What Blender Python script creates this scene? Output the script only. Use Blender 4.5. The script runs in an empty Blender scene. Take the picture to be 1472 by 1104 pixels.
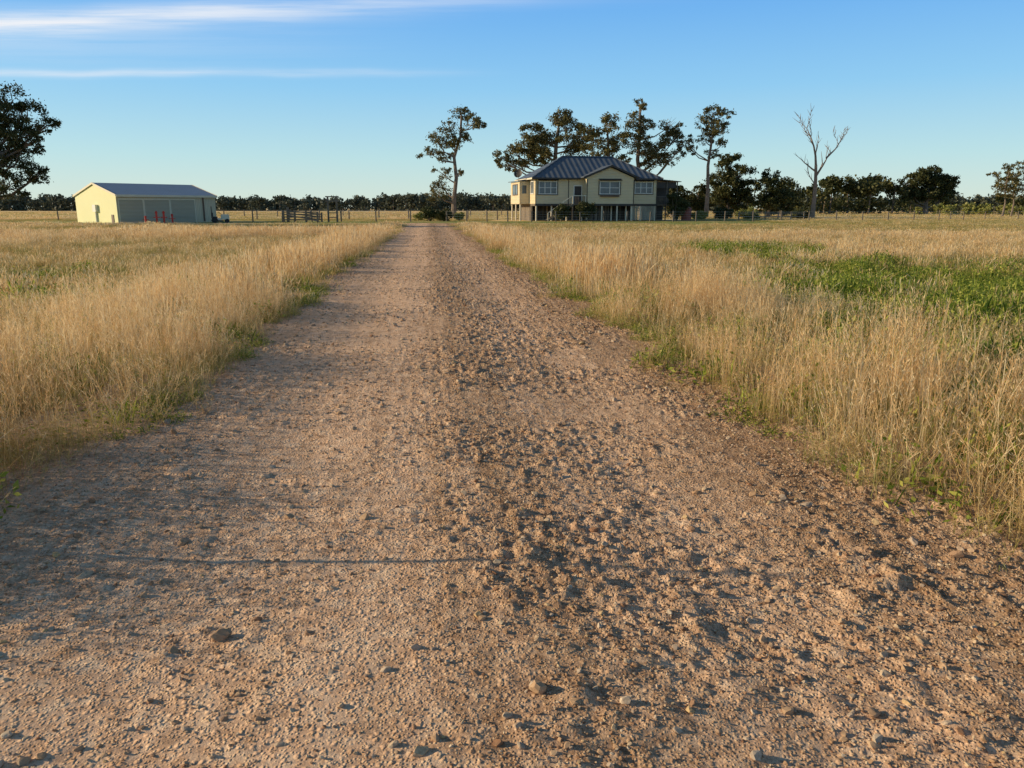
import bpy, math, random
import numpy as np
from mathutils import Vector, Matrix
random.seed(7); rng=np.random.default_rng(7)
scene=bpy.context.scene
D2R=math.radians
SUN_EL=17.0

# ---------------------------------------------------------------- noise
def hsh(i,j,s):
    v=np.sin(i*127.1+j*311.7+s*74.7)*43758.5453
    return v-np.floor(v)
def vn(x,y,s=0):
    x=np.asarray(x,float); y=np.asarray(y,float)
    xi=np.floor(x); yi=np.floor(y); fx=x-xi; fy=y-yi
    fx=fx*fx*(3-2*fx); fy=fy*fy*(3-2*fy)
    a=hsh(xi,yi,s); b=hsh(xi+1,yi,s); c=hsh(xi,yi+1,s); d=hsh(xi+1,yi+1,s)
    return (a*(1-fx)+b*fx)*(1-fy)+(c*(1-fx)+d*fx)*fy
def fbm(x,y,s=0,o=3):
    t=0; a=.5; n=0
    for k in range(o):
        t=t+a*vn(x*2**k,y*2**k,s+k*3); n+=a; a*=.5
    return t/n
def sstep(a,b,x):
    t=np.clip((x-a)/(b-a),0,1); return t*t*(3-2*t)

# ---------------------------------------------------------------- materials
def nm(name):
    m=bpy.data.materials.new(name); m.use_nodes=True
    nt=m.node_tree; b=nt.nodes['Principled BSDF']; return m,nt,b
def ramp(nt,fac,stops):
    r=nt.nodes.new('ShaderNodeValToRGB')
    el=r.color_ramp.elements
    while len(el)<len(stops): el.new(0.5)
    for e,(p,c) in zip(el,stops): e.position=p; e.color=(*c,1)
    nt.links.new(fac,r.inputs[0]); return r.outputs[0]
def noise(nt,vec,scale,detail=3,rough=.55):
    n=nt.nodes.new('ShaderNodeTexNoise'); n.inputs['Scale'].default_value=scale
    n.inputs['Detail'].default_value=detail; n.inputs['Roughness'].default_value=rough
    if vec is not None: nt.links.new(vec,n.inputs['Vector'])
    return n.outputs['Fac']
def geo(nt): return nt.nodes.new('ShaderNodeNewGeometry')
def mixc(nt,fac,a,b,mode='MIX'):
    m=nt.nodes.new('ShaderNodeMix'); m.data_type='RGBA'; m.blend_type=mode
    for s,v in ((m.inputs[0],fac),(m.inputs[6],a),(m.inputs[7],b)):
        if isinstance(v,(int,float)): s.default_value=v
        elif isinstance(v,tuple): s.default_value=(*v,1)
        else: nt.links.new(v,s)
    return m.outputs[2]
def mth(nt,op,a,b=None,c=None,clamp=False):
    m=nt.nodes.new('ShaderNodeMath'); m.operation=op; m.use_clamp=clamp
    for i,v in enumerate((a,b,c)):
        if v is None: continue
        if isinstance(v,(int,float)): m.inputs[i].default_value=v
        else: nt.links.new(v,m.inputs[i])
    return m.outputs[0]
def maprange(nt,v,a,b,c=0,d=1):
    m=nt.nodes.new('ShaderNodeMapRange'); m.interpolation_type='SMOOTHSTEP'
    nt.links.new(v,m.inputs[0])
    for i,x in zip((1,2,3,4),(a,b,c,d)): m.inputs[i].default_value=x
    return m.outputs[0]
def bump(nt,b,h,strength,dist):
    n=nt.nodes.new('ShaderNodeBump'); n.inputs['Strength'].default_value=strength
    n.inputs['Distance'].default_value=dist
    nt.links.new(h,n.inputs['Height']); nt.links.new(n.outputs[0],b.inputs['Normal'])
def paint(name,col,rough=.6,var=.25,scale=1.5,metal=0.0,ribs=None):
    m,nt,b=nm(name)
    tc=nt.nodes.new('ShaderNodeTexCoord')
    f=noise(nt,tc.outputs['Object'],scale,5,.6)
    dark=tuple(c*(1-var) for c in col); light=tuple(min(1,c*(1+var*.4)) for c in col)
    c=ramp(nt,f,[(.3,dark),(.7,light)])
    nt.links.new(c,b.inputs['Base Color'])
    b.inputs['Roughness'].default_value=rough; b.inputs['Metallic'].default_value=metal
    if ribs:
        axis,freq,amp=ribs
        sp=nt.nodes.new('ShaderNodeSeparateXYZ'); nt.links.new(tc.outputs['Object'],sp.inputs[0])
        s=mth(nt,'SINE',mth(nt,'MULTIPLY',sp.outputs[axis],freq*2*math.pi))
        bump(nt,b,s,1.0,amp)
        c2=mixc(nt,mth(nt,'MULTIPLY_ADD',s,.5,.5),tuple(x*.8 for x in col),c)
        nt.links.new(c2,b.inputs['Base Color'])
    return m

def leafmat(name,stops,trans=.3,patch=.25):
    m,nt,b=nm(name)
    g=geo(nt); out=nt.nodes['Material Output']
    r=mth(nt,'ADD',mth(nt,'MULTIPLY',g.outputs['Random Per Island'],.55),mth(nt,'MULTIPLY',noise(nt,g.outputs['Position'],patch,3),.45))
    c=ramp(nt,r,stops)
    nt.links.new(c,b.inputs['Base Color']); b.inputs['Roughness'].default_value=.6
    b.inputs['Specular IOR Level'].default_value=.25
    t=nt.nodes.new('ShaderNodeBsdfTranslucent'); nt.links.new(c,t.inputs[0])
    ms=nt.nodes.new('ShaderNodeMixShader'); ms.inputs[0].default_value=trans
    nt.links.new(b.outputs[0],ms.inputs[1]); nt.links.new(t.outputs[0],ms.inputs[2])
    nt.links.new(ms.outputs[0],out.inputs[0]); return m

def strawmat(name,tall=.6):
    m,nt,b=nm(name); g=geo(nt); out=nt.nodes['Material Output']
    oi=nt.nodes.new('ShaderNodeObjectInfo')
    r=mth(nt,'ADD',mth(nt,'MULTIPLY',g.outputs['Random Per Island'],.46),
          mth(nt,'ADD',mth(nt,'MULTIPLY',oi.outputs['Random'],.12),mth(nt,'MULTIPLY',noise(nt,g.outputs['Position'],.30,4,.7),.46)))
    top=ramp(nt,r,[(.20,(.44,.22,.085)),(.38,(.74,.46,.20)),(.55,(.91,.66,.345)),(.8,(.97,.83,.55))])
    sp=nt.nodes.new('ShaderNodeSeparateXYZ'); nt.links.new(g.outputs['Position'],sp.inputs[0])
    low=ramp(nt,noise(nt,g.outputs['Position'],.9,3),[(.38,(.52,.37,.14)),(.57,(.23,.27,.055))])
    hz=maprange(nt,sp.outputs[2],.0,tall*.52)
    c=mixc(nt,hz,low,top)
    nt.links.new(c,b.inputs['Base Color']); b.inputs['Roughness'].default_value=.6
    b.inputs['Specular IOR Level'].default_value=.15
    t=nt.nodes.new('ShaderNodeBsdfTranslucent'); nt.links.new(c,t.inputs[0])
    ms=nt.nodes.new('ShaderNodeMixShader'); ms.inputs[0].default_value=.4
    nt.links.new(b.outputs[0],ms.inputs[1]); nt.links.new(t.outputs[0],ms.inputs[2])
    nt.links.new(ms.outputs[0],out.inputs[0]); return m

M_straw=strawmat('dry_grass_straw')
M_green=leafmat('weed_green',[(.2,(.06,.105,.010)),(.40,(.17,.235,.025)),(.58,(.37,.42,.06)),(.78,(.60,.55,.14))],.42,.9)
M_leaf=leafmat('eucalypt_leaf',[(.2,(.05,.055,.02)),(.5,(.12,.115,.04)),(.8,(.27,.22,.085))],.3)
M_leafd=leafmat('dark_tree_leaf',[(.2,(.025,.034,.011)),(.5,(.055,.066,.02)),(.8,(.14,.13,.045))],.25)
M_leafy=leafmat('scrub_leaf',[(.2,(.12,.15,.03)),(.5,(.24,.25,.06)),(.8,(.4,.36,.13))],.25)
M_far=leafmat('hazed_distant_leaf',[(.2,(.06,.075,.055)),(.5,(.09,.105,.07)),(.8,(.15,.15,.10))],.15,.03)  # far leaf colour lightened, distance haze painted into it
M_bark=paint('gum_bark',(.22,.17,.13),.85,.5,2.)
M_barkd=paint('dead_wood',(.27,.19,.14),.8,.4,2.)
M_cream=paint('cream_weatherboard',(.80,.66,.42),.55,.12,.8,ribs=(2,5.5,.012))
M_creamf=paint('cream_trim',(.74,.66,.5),.5,.1)
M_white=paint('white_paint',(.80,.77,.70),.5,.12)
M_roof=paint('house_roof_metal',(.13,.155,.19),.5,.35,.7,.1,ribs=(0,1.4,.03))
M_shedw=paint('shed_wall_sunlit_steel',(.94,.90,.50),.5,.05,.5,ribs=(0,5,.012))  # wall yellow brightened, low sunlight put into the colour
M_shedf=paint('shed_front_shaded_steel',(.66,.57,.40),.5,.08,.5,ribs=(0,5,.012))  # duller copy of the shed wall, its shade put into the colour
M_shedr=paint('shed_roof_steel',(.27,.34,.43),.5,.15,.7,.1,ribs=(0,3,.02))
M_door=paint('roller_door_steel',(.58,.51,.38),.45,.06,.7,ribs=(2,7,.02))
M_dark=paint('dark_trim_and_shade',(.05,.04,.035),.6,.3)  # real trim, and the sheets that paint shade under the floor
M_brown=paint('brown_trim',(.15,.09,.06),.6,.3)
M_timber=paint('weathered_timber',(.20,.16,.12),.85,.45,3)
M_steel=paint('galvanised_steel',(.4,.4,.38),.45,.2,3,.5)
M_red=paint('red_paint',(.62,.05,.03),.45,.2,3)
M_rust=paint('rusty_red_tank',(.28,.07,.05),.6,.3,2)
M_rub=paint('black_rubber',(.03,.03,.03),.8,.2,3)
M_glass,_nt,_b=nm('window_glass')
_b.inputs['Roughness'].default_value=.08
_nt.links.new(ramp(_nt,noise(_nt,None,1.5),[(.3,(.03,.045,.06)),(.7,(.12,.16,.2))]),_b.inputs['Base Color'])

# ---------------------------------------------------------------- mesh builder
class MB:
    def __init__(s): s.v=[]; s.f=[]; s.m=[]
    def add(s,vs,fs,mi=0):
        o=len(s.v); s.v.extend([tuple(map(float,p)) for p in vs])
        s.f.extend([tuple(i+o for i in f) for f in fs]); s.m.extend([mi]*len(fs))
    def box(s,x0,x1,y0,y1,z0,z1,mi=0):
        s.add([(x0,y0,z0),(x1,y0,z0),(x1,y1,z0),(x0,y1,z0),(x0,y0,z1),(x1,y0,z1),(x1,y1,z1),(x0,y1,z1)],
          [(0,3,2,1),(4,5,6,7),(0,1,5,4),(1,2,6,5),(2,3,7,6),(3,0,4,7)],mi)
    def beam(s,a,b,w,h=None,mi=0):
        h=h or w; a=Vector(a); b=Vector(b); d=(b-a).normalized()
        up=Vector((0,0,1)) if abs(d.z)<.9 else Vector((0,1,0))
        r=d.cross(up).normalized()*w/2; u=r.cross(d).normalized()*h/2
        vs=[a-r-u,a+r-u,a+r+u,a-r+u,b-r-u,b+r-u,b+r+u,b-r+u]
        s.add(vs,[(0,3,2,1),(4,5,6,7),(0,1,5,4),(1,2,6,5),(2,3,7,6),(3,0,4,7)],mi)
    def tube(s,pts,rad,n=7,mi=0,cap=True):
        pts=[Vector(p) for p in pts]; vs=[]; fs=[]
        for i,p in enumerate(pts):
            d=(pts[min(i+1,len(pts)-1)]-pts[max(i-1,0)]).normalized()
            up=Vector((0,1,0)) if abs(d.y)<.9 else Vector((1,0,0))
            r=d.cross(up).normalized(); u=r.cross(d)
            for k in range(n):
                a=2*math.pi*k/n; vs.append(p+(r*math.cos(a)+u*math.sin(a))*rad[i])
        for i in range(len(pts)-1):
            for k in range(n):
                fs.append((i*n+k,i*n+(k+1)%n,(i+1)*n+(k+1)%n,(i+1)*n+k))
        if cap:
            fs.append(tuple(range(n))[::-1]); fs.append(tuple((len(pts)-1)*n+k for k in range(n)))
        s.add(vs,fs,mi)
    def obj(s,name,mats,parent=None,loc=None,rotz=0,link=True,smooth=False):
        me=bpy.data.meshes.new(name); me.from_pydata(s.v,[],s.f)
        for m in mats: me.materials.append(m)
        me.polygons.foreach_set('material_index',np.array(s.m,dtype=np.int32))
        if smooth: me.polygons.foreach_set('use_smooth',np.ones(len(s.f),dtype=bool))
        me.update(); ob=bpy.data.objects.new(name,me)
        if link: scene.collection.objects.link(ob)
        if parent: ob.parent=parent
        if loc: ob.location=loc
        ob.rotation_euler[2]=rotz
        return ob
def empty(name,loc=(0,0,0),rotz=0):
    e=bpy.data.objects.new(name,None); e.empty_display_size=.5
    scene.collection.objects.link(e); e.location=loc; e.rotation_euler[2]=rotz; return e

def leaves(mb,cent,size,mi=0,aspect=.5):
    cent=np.asarray(cent); n=len(cent)
    a=rng.normal(size=(n,3)); a/=np.linalg.norm(a,axis=1)[:,None]
    b=rng.normal(size=(n,3)); b-=(a*b).sum(1)[:,None]*a; b/=np.linalg.norm(b,axis=1)[:,None]
    s=size*rng.uniform(.6,1.4,n)[:,None]
    a=a*s; b=b*s*aspect
    v=np.stack([cent-a,cent+b*.9-a*.1,cent+a,cent-b*.9+a*.1],1).reshape(-1,3)
    o=len(mb.v); mb.v.extend(map(tuple,v.tolist()))
    mb.f.extend([(o+4*i,o+4*i+1,o+4*i+2,o+4*i+3) for i in range(n)]); mb.m.extend([mi]*n)
def clump_pts(c,r,n,flat=.8,sub=9,sp=.2):
    d=rng.normal(size=(sub,3)); d/=np.linalg.norm(d,axis=1)[:,None]
    cs=d*(rng.uniform(.25,1.0,sub)**.7)[:,None]*r; cs[:,2]*=flat
    k=rng.integers(0,sub,n)
    p=cs[k]+rng.normal(size=(n,3))*r*sp*np.array([1,1,.75])
    return p+np.array(c)

def tree(name,base,trunk,clumps,leafm=None,leaf=.2,dens=190,r0=.3,barkm=None,depth=.6,sat=2):
    """trunk: list of (dx,dy,z); clumps: (dx,z,r) in metres relative to the base"""
    mb=MB(); n=len(trunk)
    rad=[r0*(1-.6*i/(n-1)) for i in range(n)]
    rad[0]*=1.3
    mb.tube(trunk,rad,8,0)
    T=[Vector(t) for t in trunk]
    for (dx,z,r) in clumps:
        dy=random.uniform(-1,1)*depth*2.0
        c=Vector((dx,dy,z))
        best=None
        for i in range(n-1):
            for t in (0,.25,.5,.75,1):
                q=T[i].lerp(T[i+1],t)
                if q.z<z-.2 and q.z>1.0:
                    dist=(q-c).length+abs((c.z-q.z)-(abs(c.x-q.x)+.5))*.5
                    if best is None or dist<best[0]: best=(dist,q,i)
        q=best[1] if best else T[n//2]
        rr=max(.05,r0*.45*(1-.4*q.z/max(1,trunk[-1][2])))
        mid=q.lerp(c,.5)+Vector((random.uniform(-.2,.2),random.uniform(-.2,.2),-.12*(c-q).length))
        mb.tube([q,mid,c+Vector((0,0,-.1*r)),c+Vector((random.uniform(-.3,.3)*r,0,.5*r))],[rr,rr*.7,rr*.4,rr*.12],5,0,False)
        for _ in range(5):
            e=c+Vector((random.uniform(-.8,.8)*r,random.uniform(-.8,.8)*r,random.uniform(-.3,.8)*r))
            mb.tube([mid.lerp(c,.6),e],[rr*.3,rr*.08],4,0,False)
        leaves(mb,clump_pts((dx,dy,z),r*1.12,int(dens*r*r),.75,11,.17),leaf,1)
        for _ in range(sat):
            a=random.uniform(0,6.28); k=r*random.uniform(.8,1.35)
            e=Vector((dx+k*math.cos(a),dy+random.uniform(-1,1)*r,z+k*.6*math.sin(a)-.1*r)); r2=r*random.uniform(.3,.6)
            mb.tube([mid.lerp(c,.7),e],[rr*.3,rr*.08],4,0,False)
            leaves(mb,clump_pts(tuple(e),r2,int(dens*r2*r2*1.3)+20,.7,6,.25),leaf,1)
    return mb.obj(name,[barkm or M_bark,leafm or M_leaf],loc=(base[0],base[1],0))

# ---------------------------------------------------------------- instancing
def instancer(name,pts,rots,scls,idx,coll):
    me=bpy.data.meshes.new(name); me.from_pydata([tuple(p) for p in pts.tolist()],[],[])
    a=me.attributes.new('rot','FLOAT_VECTOR','POINT'); a.data.foreach_set('vector',rots.astype(np.float32).ravel())
    a=me.attributes.new('scl','FLOAT_VECTOR','POINT'); a.data.foreach_set('vector',scls.astype(np.float32).ravel())
    a=me.attributes.new('idx','INT','POINT'); a.data.foreach_set('value',idx.astype(np.int32))
    ob=bpy.data.objects.new(name,me); scene.collection.objects.link(ob)
    ng=bpy.data.node_groups.new(name+'_nodes','GeometryNodeTree')
    ng.interface.new_socket('Geometry',in_out='INPUT',socket_type='NodeSocketGeometry')
    ng.interface.new_socket('Geometry',in_out='OUTPUT',socket_type='NodeSocketGeometry')
    N=ng.nodes; L=ng.links
    gi=N.new('NodeGroupInput'); go=N.new('NodeGroupOutput'); io=N.new('GeometryNodeInstanceOnPoints')
    ci=N.new('GeometryNodeCollectionInfo'); ci.inputs['Collection'].default_value=coll
    ci.inputs['Separate Children'].default_value=True; ci.inputs['Reset Children'].default_value=True
    def na(nme,t):
        k=N.new('GeometryNodeInputNamedAttribute'); k.data_type=t; k.inputs['Name'].default_value=nme
        return [o for o in k.outputs if o.enabled and o.name=='Attribute'][0]
    er=N.new('FunctionNodeEulerToRotation'); L.new(na('rot','FLOAT_VECTOR'),er.inputs[0])
    io.inputs['Pick Instance'].default_value=True
    L.new(gi.outputs[0],io.inputs['Points']); L.new(ci.outputs[0],io.inputs['Instance'])
    L.new(na('idx','INT'),io.inputs['Instance Index']); L.new(er.outputs[0],io.inputs['Rotation'])
    L.new(na('scl','FLOAT_VECTOR'),io.inputs['Scale']); L.new(io.outputs[0],go.inputs[0])
    md=ob.modifiers.new('scatter','NODES'); md.node_group=ng
    return ob

def tuft(mb,nbl,rad,h0,h1,w,lean,head=.5,bias=.03,hw=1.6,spk=0):
    for _ in range(nbl):
        r=rad*math.sqrt(random.random()); a=random.uniform(0,2*math.pi)
        b=Vector((r*math.cos(a),r*math.sin(a),0)); h=random.uniform(h0,h1)
        ph=random.uniform(0,2*math.pi); ln=random.uniform(.03,1)**1.4*lean*h
        dx=math.cos(ph)*ln+bias*h; dy=math.sin(ph)*ln
        wa=random.uniform(0,math.pi); wx,wy=math.cos(wa)*w/2,math.sin(wa)*w/2
        isH=random.random()<head
        if isH:
            ts=[0,.45,.72,.78,.88,1.0]; ws=[.7,.5,.4,hw*.8,hw*.9,.15]
        else:
            h*=random.uniform(.3,.95); ts=[0,.4,.75,1.0]; ws=[1.0,.9,.6,.1]
            if random.random()<.35: dx*=2.2; dy*=2.2
        ex=random.choice((1.,1.6,2.4))
        vs=[];fs=[]
        def P(t): return (b.x+dx*t**ex, b.y+dy*t**ex, h*t*(1-.12*t))
        for t,k in zip(ts,ws):
            x,y,z=P(t)
            vs+= [(x-wx*k,y-wy*k,z),(x+wx*k,y+wy*k,z)]
        for i in range(len(ts)-1): fs.append((2*i,2*i+1,2*i+3,2*i+2))
        mb.add(vs,fs)
        if isH and spk:   # fine side spikelets of the seed head
            for s in range(spk):
                t=.70+.28*(s+random.random())/spk; x,y,z=P(t); sa=random.uniform(0,6.28); L=random.uniform(.012,.03)
                cx,cy=math.cos(sa)*L,math.sin(sa)*L
                mb.add([(x,y,z),(x+cx*.6-cy*.06,y+cy*.6+cx*.06,z+L*.5),(x+cx,y+cy,z+L*1.3)],[(0,1,2)])
def mkcoll(name,objs):
    c=bpy.data.collections.new(name)
    for o in objs: c.objects.link(o)
    return c
def tufts(name,k,*a,**kw):
    obs=[]
    for i in range(k):
        mb=MB(); tuft(mb,*a,**kw); obs.append(mb.obj(f'{name}_{i}',[M_straw],link=False))
    return mkcoll(name,obs)

# ---------------------------------------------------------------- layout functions
SL=-.107                       # the road drifts left of the viewing axis
def U(X,Y): return X-SL*Y
def widen(Y): return 1+.9*(1-sstep(2.0,2.9,Y))   # the track opens out at the gate
def edgeL(Y): return (-2.16+.4*(vn(Y*.9,0*Y,11)-.5)+.3*(vn(Y*3.1,0*Y,12)-.5))*widen(Y)
def edgeR(Y): return (2.42+.5*(vn(Y*.8,0*Y,13)-.5)+.4*(vn(Y*2.7,0*Y,14)-.5))*widen(Y)
def rough(u):
    return .25+.42*np.exp(-((u-.3)/.38)**2)+.32*sstep(.2,.7,u)+.12*sstep(1.4,2.,u)+.16*np.exp(-((u+1.8)/.35)**2)
def road_z(u,Y):
    R=rough(u+.12*(vn(Y*.5,0*Y,5)-.5))
    patch=fbm(u*1.3,Y*1.0,21,3)
    R=R*(.50+1.0*sstep(.35,.65,patch))
    z=.038+.014*(fbm(u*1.3,Y*1.1,1,3)-.5)
    z+=.012*np.exp(-((u-.25)/.35)**2)-.024*np.exp(-((u+1.)/.42)**2)-.022*np.exp(-((u-1.25)/.42)**2)
    c=vn(u*7,Y*12,3); z+=R*.030*np.clip(c-.66,0,1)*2.4
    c=vn(u*17,Y*27,4); z+=R*.028*np.clip(c-.60,0,1)*2
    c=vn(u*37,Y*45,8); z+=(.12+R)*.016*np.clip(c-.55,0,1)*2
    z+=(.25+R)*.008*(fbm(u*60,Y*60,6,2)-.5)
    z+=.004*(vn(u*5,Y*2.2,9)-.5)
    uw=u/widen(Y)
    f=sstep(-3.0,-2.3,uw)*(1-sstep(2.7,3.3,uw))
    return np.maximum(z*f,.004)
def green(X,Y):
    u=U(X,Y); nz=fbm(X*.5,Y*.5,31,3)
    lb=np.interp(Y,[7,9,14,19,24],[4.8,4.9,6.0,8.6,12.0])
    g=sstep(-.4,.9,u-lb+(nz-.5)*3.5)*sstep(8,9.5,Y)*(1-sstep(20,25,Y+(nz-.5)*9))
    g=g*(.38+.62*sstep(.34,.50,fbm(X*.45,Y*.28,37,3)))
    g=np.maximum(g,(1-sstep(.6,1.2,np.sqrt(((X-8.9)/2.6)**2+((Y-28)/6)**2)+(nz-.5)))*.9)
    g=np.maximum(g,(1-sstep(.6,1.2,np.sqrt(((X+13)/4.5)**2+((Y-17.5)/2.2)**2)+(nz-.5)))*.72)
    g=np.maximum(g,.62*sstep(3.2,3.7,u)*sstep(2.5,4,Y)*(1-sstep(8,10,Y))*sstep(.38,.52,nz))
    return g*(.70+.30*sstep(.38,.55,fbm(X*.9,Y*.45,35,2)))
def sample(Y0,Y1,dens,marg,k=.70):
    wmax=2*(k*Y1+marg); n=int(dens*(Y1-Y0)*wmax)
    Y=rng.uniform(Y0,Y1,n); X=rng.uniform(-wmax/2,wmax/2,n)
    ok=np.abs(X)<k*np.maximum(Y,0)+marg
    return X[ok],Y[ok]
def footprint(X,Y):
    h=(X>-3)&(X<24)&(Y>94)&(Y<112)
    s=(X>-52)&(X<-31)&(Y>80)&(Y<101)
    return h|s
def hmap(X,Y):
    u=U(X,Y); nz=fbm(X*.35,Y*.35,41,3); n2=fbm(X*.12,Y*.06,43,2)
    h=.56+.42*(nz-.5)+.16*(fbm(X*1.3,Y*1.3,47,2)-.5)
    dL=edgeL(Y)-u; dR=u-edgeR(Y)
    d=np.where(u<0,dL,dR)
    h=h*np.where(u<0,.48+.57*sstep(0,.7,d),.45+.55*sstep(0,.5,d))
    out=sstep(1.6,3.4,d)
    h=h*(1-out*np.where(u<0,.45*sstep(.38,.58,n2)+.10,.44))
    h=h*(1-.45*sstep(38,62,Y))
    return h
def scatter_grass(name,coll,Y0,Y1,dens,marg,hs=1.,nvar=5,ws=1.):
    X,Y=sample(Y0,Y1,dens,marg)
    u=U(X,Y)
    keep=(u<edgeL(Y))|(u>edgeR(Y))|(Y>79)
    dens_n=.22+.78*sstep(.34,.56,fbm(X*.9,Y*.9,51,3))
    keep&=rng.uniform(0,1,len(X))<(1-.96*green(X,Y))*dens_n
    yard=(Y>76)&(Y<101)&(X>-60)&(X<30)
    keep&=~(yard&(rng.uniform(0,1,len(X))<.85))
    keep&=~footprint(X,Y)
    X=X[keep];Y=Y[keep]
    h=hmap(X,Y)/.6*hs*rng.uniform(.60,1.27,len(X))
    yard=(Y>76)&(Y<101)&(X>-60)&(X<30); h=np.where(yard,h*.45,h)
    n=len(X); pts=np.stack([X,Y,0*X],1)
    rots=np.stack([rng.normal(0,.08,n),rng.normal(0.0,.08,n),rng.uniform(0,6.28,n)],1)
    wsc=ws*rng.uniform(.85,1.2,n)
    return instancer(name,pts,rots,np.stack([wsc,wsc,h],1),rng.integers(0,nvar,n),coll)

# ---------------------------------------------------------------- ground
def ground():
    m,nt,b=nm('paddock_ground')
    g=geo(nt); P=g.outputs['Position']
    sp=nt.nodes.new('ShaderNodeSeparateXYZ'); nt.links.new(P,sp.inputs[0])
    n1=noise(nt,P,.25,6,.65); n2=noise(nt,P,6,5,.7)
    near=ramp(nt,n2,[(.3,(.28,.18,.085)),(.55,(.48,.32,.15)),(.75,(.60,.42,.21))])
    near=mixc(nt,mth(nt,'MULTIPLY',maprange(nt,noise(nt,P,.8,4),.48,.62),.6),near,(.16,.19,.05))
    far=ramp(nt,noise(nt,P,.05,6,.7),[(.35,(.60,.44,.16)),(.5,(.88,.61,.27)),(.65,(.94,.71,.37))])
    c=mixc(nt,maprange(nt,sp.outputs[1],40,110),near,far)
    yard=mth(nt,'MULTIPLY',maprange(nt,sp.outputs[1],70,78),maprange(nt,sp.outputs[1],104,92))
    gr=ramp(nt,noise(nt,P,.35,4),[(.4,(.18,.25,.05)),(.62,(.45,.39,.14))])
    c=mixc(nt,yard,c,gr)
    c=mixc(nt,mth(nt,'MULTIPLY',maprange(nt,n1,.56,.68),.45),c,(.30,.28,.07))
    nt.links.new(c,b.inputs['Base Color']); b.inputs['Roughness'].default_value=.95
    b.inputs['Specular IOR Level'].default_value=.1
    bump(nt,b,n2,.8,.06)
    mb=MB(); S=3500; mb.add([(-S,-S,0),(S,-S,0),(S,S,0),(-S,S,0)],[(0,1,2,3)])
    mb.obj('ground',[m])
ground()

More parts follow.
